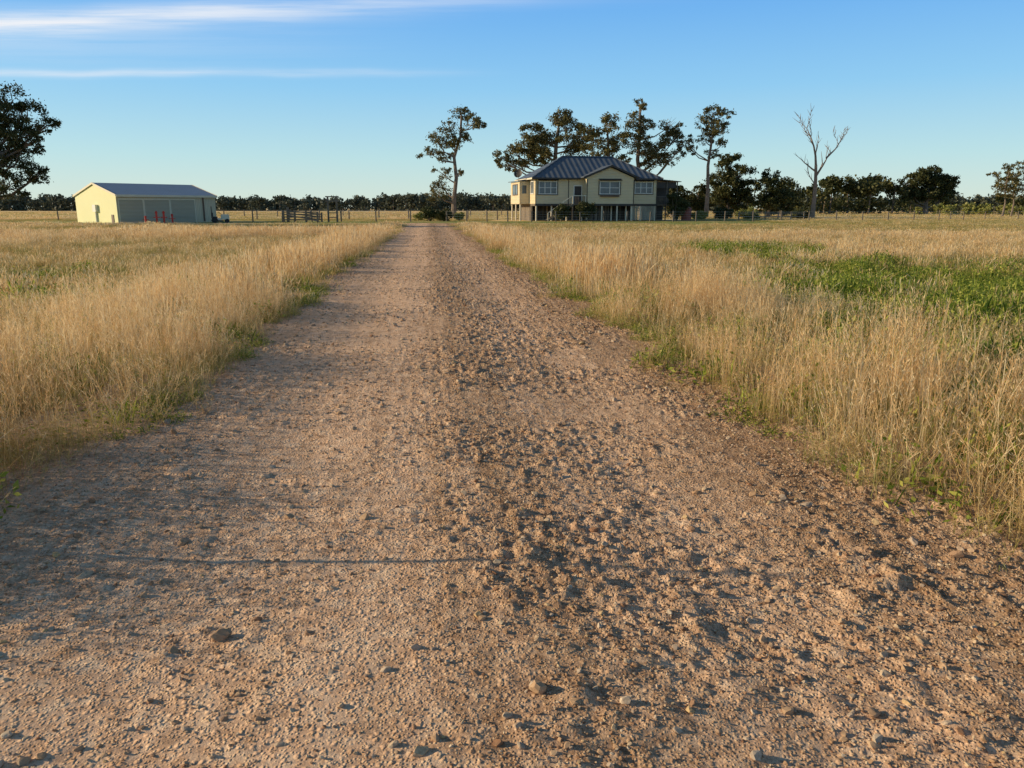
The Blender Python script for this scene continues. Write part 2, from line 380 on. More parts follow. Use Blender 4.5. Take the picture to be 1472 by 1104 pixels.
def road():
    m,nt,b=nm('gravel_dirt')
    g=geo(nt); P=g.outputs['Position']
    sp=nt.nodes.new('ShaderNodeSeparateXYZ'); nt.links.new(P,sp.inputs[0])
    u=mth(nt,'MULTIPLY_ADD',sp.outputs[1],-SL,sp.outputs[0])
    big=noise(nt,P,1.3,5,.65); fine=noise(nt,P,70,4,.75); med=noise(nt,P,13,4,.65)
    # streaks worn along the driving direction
    cvv=nt.nodes.new('ShaderNodeCombineXYZ'); nt.links.new(mth(nt,'MULTIPLY',u,6),cvv.inputs[0]); nt.links.new(mth(nt,'MULTIPLY',sp.outputs[1],.35),cvv.inputs[1])
    streak=noise(nt,cvv.outputs[0],1.0,4,.6)
    sand=ramp(nt,med,[(.3,(.56,.34,.205)),(.5,(.80,.525,.34)),(.72,(.92,.68,.47))])
    grav=ramp(nt,med,[(.3,(.18,.10,.052)),(.5,(.37,.22,.12)),(.72,(.62,.40,.23))])
    us=mth(nt,'ADD',u,mth(nt,'MULTIPLY_ADD',big,.9,-.45))
    cen=mth(nt,'MULTIPLY',maprange(nt,us,-.25,.1),maprange(nt,us,.85,.45))
    g1=mth(nt,'MULTIPLY',maprange(nt,us,-.1,.5),.24)
    g2=maprange(nt,us,1.4,2.1); g3=maprange(nt,us,-1.6,-2.1)
    gm=mth(nt,'ADD',mth(nt,'ADD',mth(nt,'MULTIPLY',cen,.36),g1),mth(nt,'MULTIPLY',mth(nt,'ADD',g2,mth(nt,'MULTIPLY',g3,.6)),.48))
    gm=mth(nt,'ADD',gm,mth(nt,'MULTIPLY_ADD',streak,1.6,-.85))
    gm=mth(nt,'ADD',gm,mth(nt,'MULTIPLY_ADD',fine,2.2,-1.0),clamp=True)
    c=mixc(nt,gm,sand,grav)
    vo=nt.nodes.new('ShaderNodeTexVoronoi'); vo.inputs['Scale'].default_value=75; nt.links.new(P,vo.inputs['Vector'])
    sv=nt.nodes.new('ShaderNodeSeparateColor'); nt.links.new(vo.outputs['Color'],sv.inputs[0])
    pc=ramp(nt,sv.outputs[0],[(0,(.22,.11,.055)),(.5,(.62,.41,.235)),(1,(.92,.73,.48))])
    pm=mth(nt,'MULTIPLY',maprange(nt,vo.outputs['Distance'],.45,.25),.5)
    c=mixc(nt,pm,c,pc)
    nt.links.new(c,b.inputs['Base Color']); b.inputs['Roughness'].default_value=.95
    b.inputs['Specular IOR Level'].default_value=.05
    vo2=nt.nodes.new('ShaderNodeTexVoronoi'); vo2.inputs['Scale'].default_value=34; nt.links.new(P,vo2.inputs['Vector'])
    h=mth(nt,'ADD',mth(nt,'MULTIPLY',fine,.6),mth(nt,'ADD',mth(nt,'MULTIPLY',maprange(nt,vo.outputs['Distance'],.5,.1),.6),
          mth(nt,'MULTIPLY',maprange(nt,vo2.outputs['Distance'],.45,.1),.8)))
    bump(nt,b,h,.85,.009)
    ys=np.concatenate([np.linspace(-4,1.2,60)[:-1],1.2*np.exp(np.arange(0,math.log(80/1.2),.0065)),[80.5]])
    us_=np.linspace(-3.1,3.4,520)
    UU,YY=np.meshgrid(us_,ys); UU=UU*widen(YY); Z=road_z(UU,YY)
    XX=UU+SL*YY; v=np.stack([XX,YY,Z],-1).reshape(-1,3)
    ny,nx=UU.shape
    i=np.arange(ny-1)[:,None]*nx+np.arange(nx-1)[None]
    f=np.stack([i,i+1,i+nx+1,i+nx],-1).reshape(-1,4)
    me=bpy.data.meshes.new('dirt_road'); me.vertices.add(len(v)); me.vertices.foreach_set('co',v.ravel())
    me.loops.add(f.size); me.loops.foreach_set('vertex_index',f.ravel().astype(np.int32))
    me.polygons.add(len(f)); me.polygons.foreach_set('loop_start',np.arange(0,f.size,4,dtype=np.int32))
    me.polygons.foreach_set('use_smooth',np.ones(len(f),dtype=bool))
    me.update(calc_edges=True); me.materials.append(m)
    ob=bpy.data.objects.new('dirt_road',me); scene.collection.objects.link(ob)
    # cross track in front of the buildings
    mb=MB(); L=[]
    for k in range(41):
        x=-38+k*1.35; w=1.7+.5*math.sin(k*1.3)
        y=82.5+1.2*math.sin(k*.35); L+=[(x,y-w,.009),(x,y+w,.009)]
    mb.add(L,[(2*k,2*k+2,2*k+3,2*k+1) for k in range(40)])
    mb.obj('farm_track',[m])
road()

# stones
def stones():
    m,nt,b=nm('stone'); g=geo(nt)
    oi=nt.nodes.new('ShaderNodeObjectInfo')
    c=ramp(nt,oi.outputs['Random'],[(0,(.46,.27,.14)),(.2,(.74,.54,.34)),(.38,(.32,.14,.07)),(.55,(.84,.68,.46)),(.75,(.56,.46,.36)),(.88,(.86,.74,.56)),(1,(.80,.57,.26))])
    c=mixc(nt,noise(nt,g.outputs['Position'],90,3),tuple([.28,.17,.10]),c)
    nt.links.new(c,b.inputs['Base Color']); b.inputs['Roughness'].default_value=.9
    b.inputs['Specular IOR Level'].default_value=.15
    import bmesh
    obs=[]
    for k in range(7):
        bm=bmesh.new(); bmesh.ops.create_icosphere(bm,subdivisions=2,radius=1)
        sx,sy=random.uniform(.8,1.3),random.uniform(.7,1.1)
        pl=[(Vector((random.gauss(0,1),random.gauss(0,1),random.gauss(0,1))).normalized(),random.uniform(.45,.75)) for _ in range(11)]
        for v in bm.verts:
            for n_,d_ in pl:
                t=v.co.dot(n_)
                if t>d_: v.co-=n_*(t-d_)
            v.co*=random.uniform(.93,1.07)
            v.co.x*=sx; v.co.y*=sy; v.co.z*=.70
        me=bpy.data.meshes.new(f'stone_{k}'); bm.to_mesh(me); bm.free(); me.materials.append(m)
        obs.append(bpy.data.objects.new(f'stone_{k}',me))
    coll=mkcoll('gravel_stones',obs)
    P=[];S=[]
    def lay(Y0,Y1,dens,s0,s1,pw=2.5,byr=True,lim=(-2.5,2.8)):
        n=int((Y1-Y0)*(lim[1]-lim[0])*dens); Y=rng.uniform(Y0,Y1,n); u=rng.uniform(lim[0],lim[1],n)
        if byr:
            pr=rough(u)*(.45+1.0*sstep(.35,.65,fbm(u*1.3,Y*1.0,21,3)))
            k=rng.uniform(0,.85,n)<pr; Y=Y[k];u=u[k]
        s=s0+(s1-s0)*rng.uniform(0,1,len(Y))**pw
        z=road_z(u,Y)+s*.12
        P.append(np.stack([u+SL*Y,Y,z],1)); S.append(s)
    lay(1.0,4.5,2600,.003,.009)
    lay(4.5,9,1100,.005,.013)
    lay(1.0,9,250,.008,.018)
    lay(1.0,12,20,.014,.030,2.)
    lay(9,22,300,.010,.022)
    lay(9,30,20,.02,.038)
    lay(22,78,40,.018,.038)
    lay(1.2,12,2.4,.024,.048,2.2,byr=False)
    P=np.concatenate(P);S=np.concatenate(S);n=len(P)
    rots=np.stack([rng.normal(0,.3,n),rng.normal(0,.3,n),rng.uniform(0,6.28,n)],1)
    instancer('gravel',P,rots,np.stack([S,S,S],1),rng.integers(0,7,n),coll)
stones()

# ---------------------------------------------------------------- grass
c_near=tufts('grass_tufts_near',10,54,.19,.28,.88,.0031,.36,head=.5,hw=1.1,spk=5)
c_mid=tufts('grass_tufts_mid',6,52,.31,.30,.84,.0085,.36,head=.55,hw=1.4)
c_far=tufts('grass_tufts_far',5,56,.6,.34,.74,.024,.32,head=.5)
c_vf=tufts('grass_tufts_distant',4,60,1.8,.3,.62,.09,.3,head=.4)
scatter_grass('dry_grass',c_near,.2,12,29,2.8,nvar=10)
scatter_grass('dry_grass.001',c_mid,12,45,10.5,3.5,nvar=6)
scatter_grass('dry_grass.002',c_far,45,112,2.8,5)
scatter_grass('dry_grass.003',c_vf,112,300,.13,8,nvar=4)

# low green weeds
def weeds():
    obs=[]
    for k in range(6):
        mb=MB()
        n=120; r=.24*np.sqrt(rng.uniform(0,1,n)); a=rng.uniform(0,6.28,n)
        c=np.stack([r*np.cos(a),r*np.sin(a),rng.uniform(.02,.32,n)*(1-(r/.3)**2)],1)
        leaves(mb,c,.023,0,.5)
        for _ in range(14):
            a=random.uniform(0,6.28); rr=random.uniform(0,.22); x,y=rr*math.cos(a),rr*math.sin(a); h=random.uniform(.12,.34); l=random.uniform(-.1,.1)
            mb.add([(x-.003,y,0),(x+.003,y,0),(x+l*.5,y+.02,h*.7),(x+l,y+.03,h)],[(0,1,2),(0,2,3)])
        obs.append(mb.obj(f'weed_{k}',[M_green],link=False))
    coll=mkcoll('green_weed_tufts',obs)
    out=[]
    for (a,b_,d) in ((2,14,32),(14,36,18)):
        X,Y=sample(a,b_,d,3); g=green(X,Y); u=U(X,Y)
        k=(rng.uniform(0,1,len(X))<g*1.1)&((u>2.6)|(u<-2.5)); out.append(np.stack([X[k],Y[k],0*X[k]],1))
    # sparse green growth among the stems, and a fringe at the foot of the grass
    X,Y=sample(2,16,5,2); u=U(X,Y); k=((u>edgeR(Y)+.1)|(u<edgeL(Y)-.1))&(fbm(X*.8,Y*.8,95,2)>.5)
    out.append(np.stack([X[k],Y[k],0*X[k]],1))
    N=1300
    Y=rng.uniform(1,30,N); e=np.where(rng.uniform(0,1,N)<.5,edgeL(Y)-rng.uniform(-.04,.35,N),edgeR(Y)+rng.uniform(-.02,.45,N))
    k=vn(Y*.7,0*Y,77)>.45; fr=np.stack([e+SL*Y,Y,0*Y+.005],1)[k]
    P=np.concatenate(out+[fr]); n=len(P)
    s=rng.uniform(.7,1.4,n); s[-len(fr):]*=.40
    hh=s*rng.uniform(.5,1.05,n)*(.45+1.05*vn(P[:,0]*1.2,P[:,1]*.8,91))
    rots=np.stack([0*s,0*s,rng.uniform(0,6.28,n)],1)
    instancer('green_weeds',P,rots,np.stack([s,s,hh],1),rng.integers(0,6,n),coll)
weeds()

# ---------------------------------------------------------------- farmhouse
def house():
    e=empty('weatherboard_farmhouse',(2.9,98,0),D2R(12))
    W,D,F,E=16.0,9.0,2.1,5.25
    mb=MB()
    mb.box(0,W,0,D,F,E)                      # main block
    mb.box(6.2,12.4,-1.2,-.003,F,E)          # projecting gable bay
    mb.add([(6.2,-1.2,E),(12.4,-1.2,E),(9.3,-1.2,E+1.25)],[(0,1,2)])
    mb.box(-1.3,-.003,3.2,8.6,F,E-.35)       # side wing
    mb.obj('walls',[M_cream],e)
    mb=MB(); o=.55; z0=E-.02; rz=E+2.85
    A=[(-o,-o,z0),(W+o,-o,z0),(W+o,D+o,z0),(-o,D+o,z0)]; R=[(4.6,D/2,rz),(W-4.6,D/2,rz)]
    mb.add(A+R,[(0,1,5,4),(1,2,5),(2,3,4,5),(3,0,4),(3,2,1,0)])
    # gable roof over bay
    gx0,gx1,gy,gr=5.7,12.9,-1.65,E+1.45
    gm=(gx0+gx1)/2
    def slab(p):
        q=[(a,b,c+.09) for a,b,c in p]
        mb.add(p+q,[(3,2,1,0),(4,5,6,7),(0,1,5,4),(1,2,6,5),(2,3,7,6),(3,0,4,7)])
    slab([(gx0,gy,E),(gm,gy,gr),(gm,3.0,gr),(gx0,.3,E)])
    slab([(gm,gy,gr),(gx1,gy,E),(gx1,.3,E),(gm,3.0,gr)])
    slab([(-1.6,2.9,E-.35),(-.02,2.9,E-.12),(-.02,8.9,E-.12),(-1.6,8.9,E-.35)])
    mb.obj('roof',[M_roof],e)
    mb=MB()  # fascia, barge boards, floor edge
    mb.box(-o,5.68,-o-.04,-o,z0-.18,z0+.02,1); mb.box(12.92,W+o,-o-.04,-o,z0-.18,z0+.02,1)
    mb.box(-o-.04,-o,-o,D+o,z0-.18,z0+.02,0)
    mb.beam((gx0,gy-.03,E-.02),(gm,gy-.03,gr-.02),.05,.22,1); mb.beam((gm,gy-.03,gr-.02),(gx1,gy-.03,E-.02),.05,.22,1)
    mb.box(-.05,6.15,-.05,-.004,F-.25,F,1); mb.box(12.45,W+.05,-.05,-.004,F-.25,F,1); mb.box(6.15,12.45,-1.25,-1.204,F-.25,F,1)
    mb.beam((4.6,D/2,rz+.03),(W-4.6,D/2,rz+.03),.3,.08,2)
    for a,r in ((A[0],R[0]),(A[1],R[1])): mb.beam((a[0],a[1],a[2]+.05),(r[0],r[1],r[2]+.03),.22,.07,2)
    for x in (-.02,4.2,6.25,12.35,W-.1): 
        yy=-1.24 if 6.2<x<12.4 else -.04
        mb.box(x,x+.09,yy,yy+.035,F+.01,E-.2,1)
    mb.obj('trim',[M_creamf,M_dark,M_roof],e)
    def win(k,x0,x1,y,z0,z1,n=2,hood=False):
        mb=MB(); mb.box(x0,x1,y-.02,y-.004,z0,z1,0); w=.09
        mb.box(x0-w,x1+w,y-.06,y-.022,z1,z1+w,1); mb.box(x0-w,x1+w,y-.08,y-.022,z0-w,z0,1)
        for i in range(n+1):
            x=x0+(x1-x0)*i/n; mb.box(x-w/2,x+w/2,y-.055,y-.022,z0+.001,z1-.001,1)
        for i in range(n):
            a=x0+(x1-x0)*i/n+w/2+.002; b=x0+(x1-x0)*(i+1)/n-w/2-.002
            mb.box(a,b,y-.045,y-.022,(z0+z1)/2-.03,(z0+z1)/2+.03,1)
        if hood:
            mb.add([(x0-.2,y-.004,z1+.4),(x1+.2,y-.004,z1+.4),(x1+.2,y-.5,z1+.15),(x0-.2,y-.5,z1+.15)],[(0,1,2,3)],2)
        w2=w+.002
        mb.box(x0-w2-.09,x0-w2,y-.05,y-.004,z0-w,z1+w,2); mb.box(x1+w2,x1+w2+.09,y-.05,y-.004,z0-w,z1+w,2)
        mb.box(x0-w2-.09,x1+w2+.09,y-.09,y-.004,z0-w-.1,z0-w-.002,2)
        mb.obj(f'window_{k}',[M_glass,M_white,M_dark],e)
    win(1,.45,2.7,0,3.35,4.75,3,True); win(2,7.95,10.5,-1.2,3.35,4.75,2,True); win(3,13.0,15.3,0,3.45,4.75,3,True)
    # side windows on the sunny wall
    mb=MB()
    for y0,y1 in ((.8,2.4),): 
        mb.box(-.02,-.004,y0,y1,3.4,4.8,0)
        for y in (y0,(y0+y1)/2,y1): mb.box(-.06,-.022,y-.05,y+.05,3.401,4.799,1)
        mb.box(-.06,-.022,y0-.05,y1+.05,4.8,4.9,1); mb.box(-.08,-.022,y0-.05,y1+.05,3.3,3.4,1)
    mb.box(-1.32,-1.304,4.3,7.2,3.3,4.5,0)
    for y in (4.3,5.75,7.2): mb.box(-1.36,-1.322,y-.06,y+.06,3.301,4.499,2)
    mb.box(-1.36,-1.322,4.2,7.3,4.5,4.6,2); mb.box(-1.38,-1.322,4.2,7.3,3.2,3.3,2)
    mb.box(-.95,-.4,3.18,3.196,3.4,4.4,0)
    mb.obj('side_windows',[M_glass,M_white,M_brown],e)
    mb=MB(); mb.box(5.0,5.9,-.03,-.004,F+.002,F+2.15,0)
    mb.box(4.9,4.998,-.05,-.004,F+.002,F+2.25,1); mb.box(5.902,6.0,-.05,-.004,F+.002,F+2.25,1)
    mb.box(5.0,5.9,-.05,-.004,F+2.152,F+2.25,1)
    mb.obj('front_door',[M_dark,M_white],e)
    mb=MB(); mb.box(8.0,10.4,-1.55,-1.21,2.95,3.14,0); mb.obj('flower_box',[M_brown],e)
    # landing, stairs and railings
    mb=MB(); mb.box(4.3,6.15,-1.5,-.06,F-.15,F-.02,0)
    for x in (4.4,6.05): 
        mb.box(x-.06,x+.06,-1.5,-1.38,0,F-.151,0)
        mb.box(x-.04,x+.04,-1.49,-1.41,F,F+1.,1)
    n=11
    for k in range(n):
        x1=4.3-k*.27; z=F-.15-(k+1)*(F-.15)/(n+1)
        mb.box(x1-.3,x1-.005,-1.45,-.4,z,z+.05,0)
    for y in (-1.5,-.36): mb.beam((4.3,y,F-.15),(1.2,y,.02),.06,.22,0)
    mb.beam((4.35,-1.5,F+.98),(1.25,-1.5,1.0),.06,.08,1); mb.box(1.2,1.3,-1.54,-1.46,0,1.0,1)
    mb.beam((4.4,-1.45,F+.98),(6.1,-1.45,F+.98),.06,.08,1)
    for k in range(10):
        f=k/10; mb.beam((4.3-3.1*f,-1.5,F+.95-1.98*f),(4.3-3.1*f,-1.5,F-.1-1.9*f),.03,.03,0)
    for k in range(8): mb.box(4.55+k*.19,4.58+k*.19,-1.465,-1.435,F-.02,F+.94,0)
    mb.obj('front_stairs',[M_timber,M_creamf],e)
    mb=MB()
    for i in range(9):
        for j in range(5):
            x=.15+i*(W-.3)/8; y=.15+j*(D-.3)/4
            mb.tube([(x,y,0),(x,y,F-.25)],[.1,.1],7,0 if j==0 else 1)
    for x in (6.35,8.3,10.3,12.25): mb.tube([(x,-1.05,0),(x,-1.05,F-.25)],[.1,.1],7)
    for y in (3.4,6,8.4): mb.tube([(-1.15,y,0),(-1.15,y,F-.05)],[.1,.1],7)
    mb.box(.05,W-.05,.05,D-.05,F-.24,F-.004,1); mb.box(6.25,12.35,-1.15,.0,F-.24,F-.004,1)
    # dark sheets put in for underfloor shade, then side wall and battens
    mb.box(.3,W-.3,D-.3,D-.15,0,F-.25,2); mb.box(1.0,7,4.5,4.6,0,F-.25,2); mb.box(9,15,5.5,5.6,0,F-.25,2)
    mb.box(.02,.06,2.6,8.8,0.0,F-.25,1)
    for k in range(22): mb.box(12.5+k*.155,12.56+k*.155,.02,.05,.1,F-.25,0)
    for k in range(9): mb.box(7+k*.3,7.1+k*.3,-.2,-.15,0,F-.25,1)
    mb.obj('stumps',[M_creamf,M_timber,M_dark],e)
    # deck at the right side
    mb=MB(); x0,x1=W+.05,W+3.0
    mb.box(x0,x1,.3,7.5,F-.2,F-.05,0)
    for y in (.4,3.9,7.4):
        mb.box(x1-.14,x1-.02,y-.06,y+.06,0,E-.35,1)
        mb.box(x0+.05,x0+.15,y-.06,y+.06,0,F-.201,1)
    mb.box(x0+1.4,x0+1.5,.34,.44,F-.049,E-.35,1)
    mb.beam((x0,.4,F+.95),(x1,.4,F+.95),.06,.08,1); mb.beam((x0,.4,F+.5),(x1,.4,F+.5),.04,.05,1)
    for k in range(16): mb.box(x0+.1+k*.18,x0+.13+k*.18,.38,.42,F-.04,F+.92,1)
    mb.add([(x0-.02,0,E-.1),(x1+.3,0,E-.4),(x1+.3,7.8,E-.4),(x0-.02,7.8,E-.1),(x0-.02,0,E-.02),(x1+.3,0,E-.32),(x1+.3,7.8,E-.32),(x0-.02,7.8,E-.02)],
        [(3,2,1,0),(4,5,6,7),(0,1,5,4),(1,2,6,5),(2,3,7,6),(3,0,4,7)],2)
    mb.box(x0,x1,3.2,3.25,F,E-.4,2); mb.box(x0,x1,5,5.05,0,F-.21,2)
    mb.box(x0+.1,x1-.2,.45,.5,E-1.15,E-.42,2); mb.box(x0+.3,x0+1.2,.9,1.5,F-.049,F+.85,0)
    mb.obj('side_deck',[M_timber,M_timber,M_dark],e)
    # satellite dish
    mb=MB(); c=Vector((-1.5,3.0,E+.55)); vs=[c]; fs=[]
    nrm=Vector((-.5,-.8,.35)).normalized(); a=nrm.cross(Vector((0,0,1))).normalized(); b=a.cross(nrm)
    for rr in (.3,.55):
        for k in range(14):
            t=2*math.pi*k/14; vs.append(c+(a*math.cos(t)+b*math.sin(t))*rr+nrm*rr*rr*.5)
    for k in range(14):
        fs.append((0,1+k,1+(k+1)%14)); fs.append((1+k,15+k,15+(k+1)%14,1+(k+1)%14))
    mb.add(vs,fs,0); mb.tube([(-1.4,3.2,E-.4),(-1.45,3.1,E+.3),c],[.04,.04,.04],6,1)
    mb.beam(c-b*.5+nrm*.1,c+nrm*.6,.03,.03,1)
    mb.obj('satellite_dish',[M_dark,M_steel],e)
house()

# ---------------------------------------------------------------- shed
def shed():
    e=empty('farm_shed',(-41.6,83,0),D2R(50)); W,D,E,R=11.2,10.4,2.95,4.2
    mb=MB()
    mb.add([(0,0,0),(W,0,0),(W,0,E),(0,0,E)],[(0,1,2,3)],1)
    mb.add([(0,D,0),(W,D,0),(W,D,E),(0,D,E)],[(3,2,1,0)],0)
    mb.obj('long_walls',[M_shedw,M_shedf],e)
    m2=paint('shed_gable_sunlit_steel',(.94,.90,.50),.5,.05,.5,ribs=(1,5,.012))  # sunlit copy of the wall steel, ribs turned for the gables
    mb=MB()
    for x in (0,W): mb.add([(x,0,0),(x,D,0),(x,D,E),(x,D/2,R-.05),(x,0,E)],[(4,3,2,1,0)] if x==0 else [(0,1,2,3,4)])
    mb.obj('gable_walls',[m2],e)
    mb=MB(); o=.25
    def slab(p):
        q=[(a,b,c+.07) for a,b,c in p]
        mb.add(p+q,[(3,2,1,0),(4,5,6,7),(0,1,5,4),(1,2,6,5),(2,3,7,6),(3,0,4,7)])
    sl=(R-E)/(D/2)
    slab([(-.08,-o,E-o*sl+.02),(W+.08,-o,E-o*sl+.02),(W+.08,D/2,R+.02),(-.08,D/2,R+.02)])
    slab([(-.08,D/2,R+.02),(W+.08,D/2,R+.02),(W+.08,D+o,E-o*sl+.02),(-.08,D+o,E-o*sl+.02)])
    mb.obj('roof',[M_shedr],e)
    mb=MB()
    mb.box(-.1,W+.1,-o-.12,-o-.005,E-.2,E+.03)
    for x in (-.14,W+.09):
        mb.beam((x+.02,-o,E-o*sl+.02),(x+.02,D/2,R+.02),.05,.2); mb.beam((x+.02,D/2,R+.02),(x+.02,D+o,E-o*sl+.02),.05,.2)
    mb.obj('gutter_and_barge',[M_creamf],e)
    mb=MB()
    for x0,x1 in ((.25,2.75),(2.95,5.65),(5.85,8.6)):
        mb.box(x0,x1,-.03,-.004,.02,2.45,0)
        mb.box(x0-.09,x0-.002,-.07,-.004,0,2.6,1); mb.box(x0,x1,-.07,-.004,2.452,2.62,1); mb.box(x1+.002,x1+.09,-.07,-.004,0,2.6,1)
    mb.obj('roller_doors',[M_door,M_creamf],e)
    mb=MB(); mb.box(-.3,-.005,4.6,5.4,1.2,1.95); mb.box(-.2,-.005,4.95,5.05,.1,1.2); mb.obj('meter_box',[M_white],e)
    mb=MB(); mb.box(-.06,-.005,.9,1.4,.02,.9,0); mb.box(9.6,9.75,-.1,-.005,.1,E-.2,0); mb.obj('downpipe_and_vent',[M_brown],e)
shed()

# ---------------------------------------------------------------- yard things
def bollard(X,Y,h):
    mb=MB(); mb.tube([(0,0,0),(0,0,.06),(0,0,.061),(0,0,h*.8),(0,0,h*.86),(0,0,h)],[.22,.22,.10,.10,.15,.05],10)
    mb.box(-.32,.32,-.04,.04,h*.45,h*.52); mb.obj('red_safety_post',[M_red],loc=(X,Y,0))
bollard(-37.6,83.2,1.3); bollard(-37.0,83.6,1.3); bollard(-36.3,84.0,1.0); bollard(-38.5,82.6,.8)

def mower():
    e=empty('ride_on_mower',(-32.3,87.0,0),D2R(25))
    mb=MB()
    mb.box(-.9,.1,-.35,.35,.3,.5,0); mb.box(.1,.95,-.28,.28,.35,.85,0); mb.box(.15,.9,-.24,.24,.851,.92,0)
    mb.obj('body',[M_creamf],e)
    mb=MB(); mb.box(-.75,-.25,-.25,.25,.55,.68); mb.box(-.82,-.72,-.25,.25,.66,1.1); mb.beam((.15,0,.9),(-.1,0,1.15),.04); mb.box(-.2,-.02,-.2,.2,1.13,1.17)
    mb.box(-.5,.3,-.6,.6,.12,.28); mb.beam((-.85,-.3,.5),(-.85,-.3,1.75),.05); mb.beam((-.85,.3,.5),(-.85,.3,1.75),.05); mb.beam((-.85,-.3,1.75),(-.85,.3,1.75),.05)
    mb.obj('seat_and_deck',[M_dark],e)
    mb=MB()
    for x,r in ((-.6,.32),(.7,.22)):
        for y in (-.48,.36): mb.tube([(x,y,r),(x,y+.14,r)],[r,r],14)
    mb.obj('wheels',[M_rub],e)
mower()

def loading_ramp():   # timber stock rails
    mb=MB(); 
    for x in (0,1.3,2.6,3.9): mb.box(x-.09,x+.09,-.09,.09,0,1.35 if x<3 else 1.15)
    mb.box(-.13,.13,1.3,1.5,0,1.7)
    for z in (.3,.6,.9,1.15): mb.box(-.1,4.0,-.14,-.092,z-.06,z+.06)
    for z in (.3,.6,.9): mb.beam((0,1.4,z+.4),(3.9,1.4,z),.05,.12)
    mb.box(3.85,4.0,1.3,1.5,0,1.1); mb.add([(0,0,.9),(0,1.35,.9),(3.9,1.35,.1),(3.9,0,.1)],[(0,1,2,3)])
    mb.obj('timber_stock_ramp',[M_timber],loc=(-25.7,88.5,0),rotz=D2R(-4))
loading_ramp()
def gateframe():
    mb=MB()
    for x in (0,1.0): mb.box(x-.09,x+.09,-.09,.09,0,2.8)
    mb.box(-.3,1.3,-.1,.1,2.3,2.45); mb.box(-.25,1.25,-.12,.12,2.8,2.92); mb.box(.0,1.0,-.03,.03,1.0,1.1); mb.box(.0,1.0,-.03,.03,.5,.6)
    mb.obj('timber_gate_frame',[M_timber],loc=(-21,90,0))
gateframe()

def wire_fence(pts,h=1.2,sp=4.,pm=None,wires=4,r=.07):
    mb=MB(); 
    for (a,b) in zip(pts[:-1],pts[1:]):
        a=Vector((*a,0));b=Vector((*b,0)); L=(b-a).length; n=max(1,int(L/sp))
        for k in range(n+1):
            p=a.lerp(b,k/n); hh=h*random.uniform(.93,1.1); tx=random.uniform(-.05,.05)
            mb.tube([p,(p.x+tx,p.y,hh)],[r,r*.9],6)
        for w in range(wires):
            z=h*(.25+.7*w/(wires-1)); mb.beam(a+Vector((0,-r,z)),b+Vector((0,-r,z)),.014,.014,1)
    return mb.obj('wire_fence',[pm or M_timber,M_steel],loc=(0,0,0))
wire_fence([(-60,104),(-30,106),(-2,107)],1.3,4.0,r=.09)
wire_fence([(-30,91),(-20,92),(-12,93)],1.3,3.0,r=.08)
wire_fence([(-70,150),(-20,152),(40,150)],1.3,6,r=.1)
wire_fence([(-8,96),(-.5,93.5),(8,92.5),(22,94)],1.2,2.6,r=.08)
wire_fence([(22,94),(40,97),(58,101)],1.2,3.2,r=.08)
wire_fence([(58,104),(90,112),(140,125)],1.2,5)
def rail_fence(x0,y0,n,name='timber_rail_fence'):
    mb=MB()
    for k in range(n+1): mb.box(k*1.8-.06,k*1.8+.06,-.06,.06,0,1.15)
    for z in (.5,.95): mb.box(-.06,n*1.8+.06,-.1,-.062,z-.06,z+.06)
    mb.obj(name,[M_timber],loc=(x0,y0,0),rotz=D2R(6))
rail_fence(30,104,5)
def tank(x,y,r,h,m,name):
    mb=MB(); mb.tube([(0,0,0),(0,0,h),(0,0,h+.01),(0,0,h+r*.3)],[r,r,r*1.03,r*.1],20)
    for z in np.arange(.3,h,.35): mb.tube([(0,0,z),(0,0,z+.05)],[r+.02,r+.02],20)
    mb.obj(name,[m],loc=(x,y,0))
tank(22.8,103,.65,1.6,M_rust,'water_tank')
def post(x,y,h):
    mb=MB(); mb.tube([(0,0,0),(0,0,h)],[.015,.015],6); mb.box(-.016,.016,-.01,.01,h-.25,h-.1); mb.obj('shadow_caster_post',[M_steel],loc=(x,y,0))
post(-3.4,3.36,1.45)  # added post out of view, placed to throw a thin shadow over the road

# ---------------------------------------------------------------- trees
def shrub(X,Y,r,h,m=None,name='garden_shrub'):
    mb=MB()
    for k in range(6):
        a=random.uniform(0,6.28); mb.tube([(0,0,0),(r*.5*math.cos(a),r*.5*math.sin(a),h*.6)],[.05,.015],5,0,False)
        leaves(mb,clump_pts((r*.45*math.cos(a),r*.45*math.sin(a),h*random.uniform(.4,.68)),r*.62,int(380*r*r)+60),.11,1)
    leaves(mb,clump_pts((0,0,h*.35),r*.8,int(600*r*r)+60),.11,1)
    return mb.obj(name,[M_bark,m or M_leafd],loc=(X,Y,0))
shrub(-10.2,97,1.0,1.9); shrub(-8.6,99,1.1,1.5); shrub(5.9,94.3,1.1,2.3); shrub(8.9,94.0,1.3,2.4); shrub(-6.8,100,.7,1.1,M_leafy)
shrub(21.2,101,1.4,3.4); shrub(20.6,100,.9,4.4); shrub(24.5,103,.9,1.2,M_leafy); shrub(-12,101,.8,1.0,M_leafy)
shrub(29,108,1.3,1.6); shrub(33,110,1.5,1.5,M_leafy); shrub(41,112,1.2,1.3)

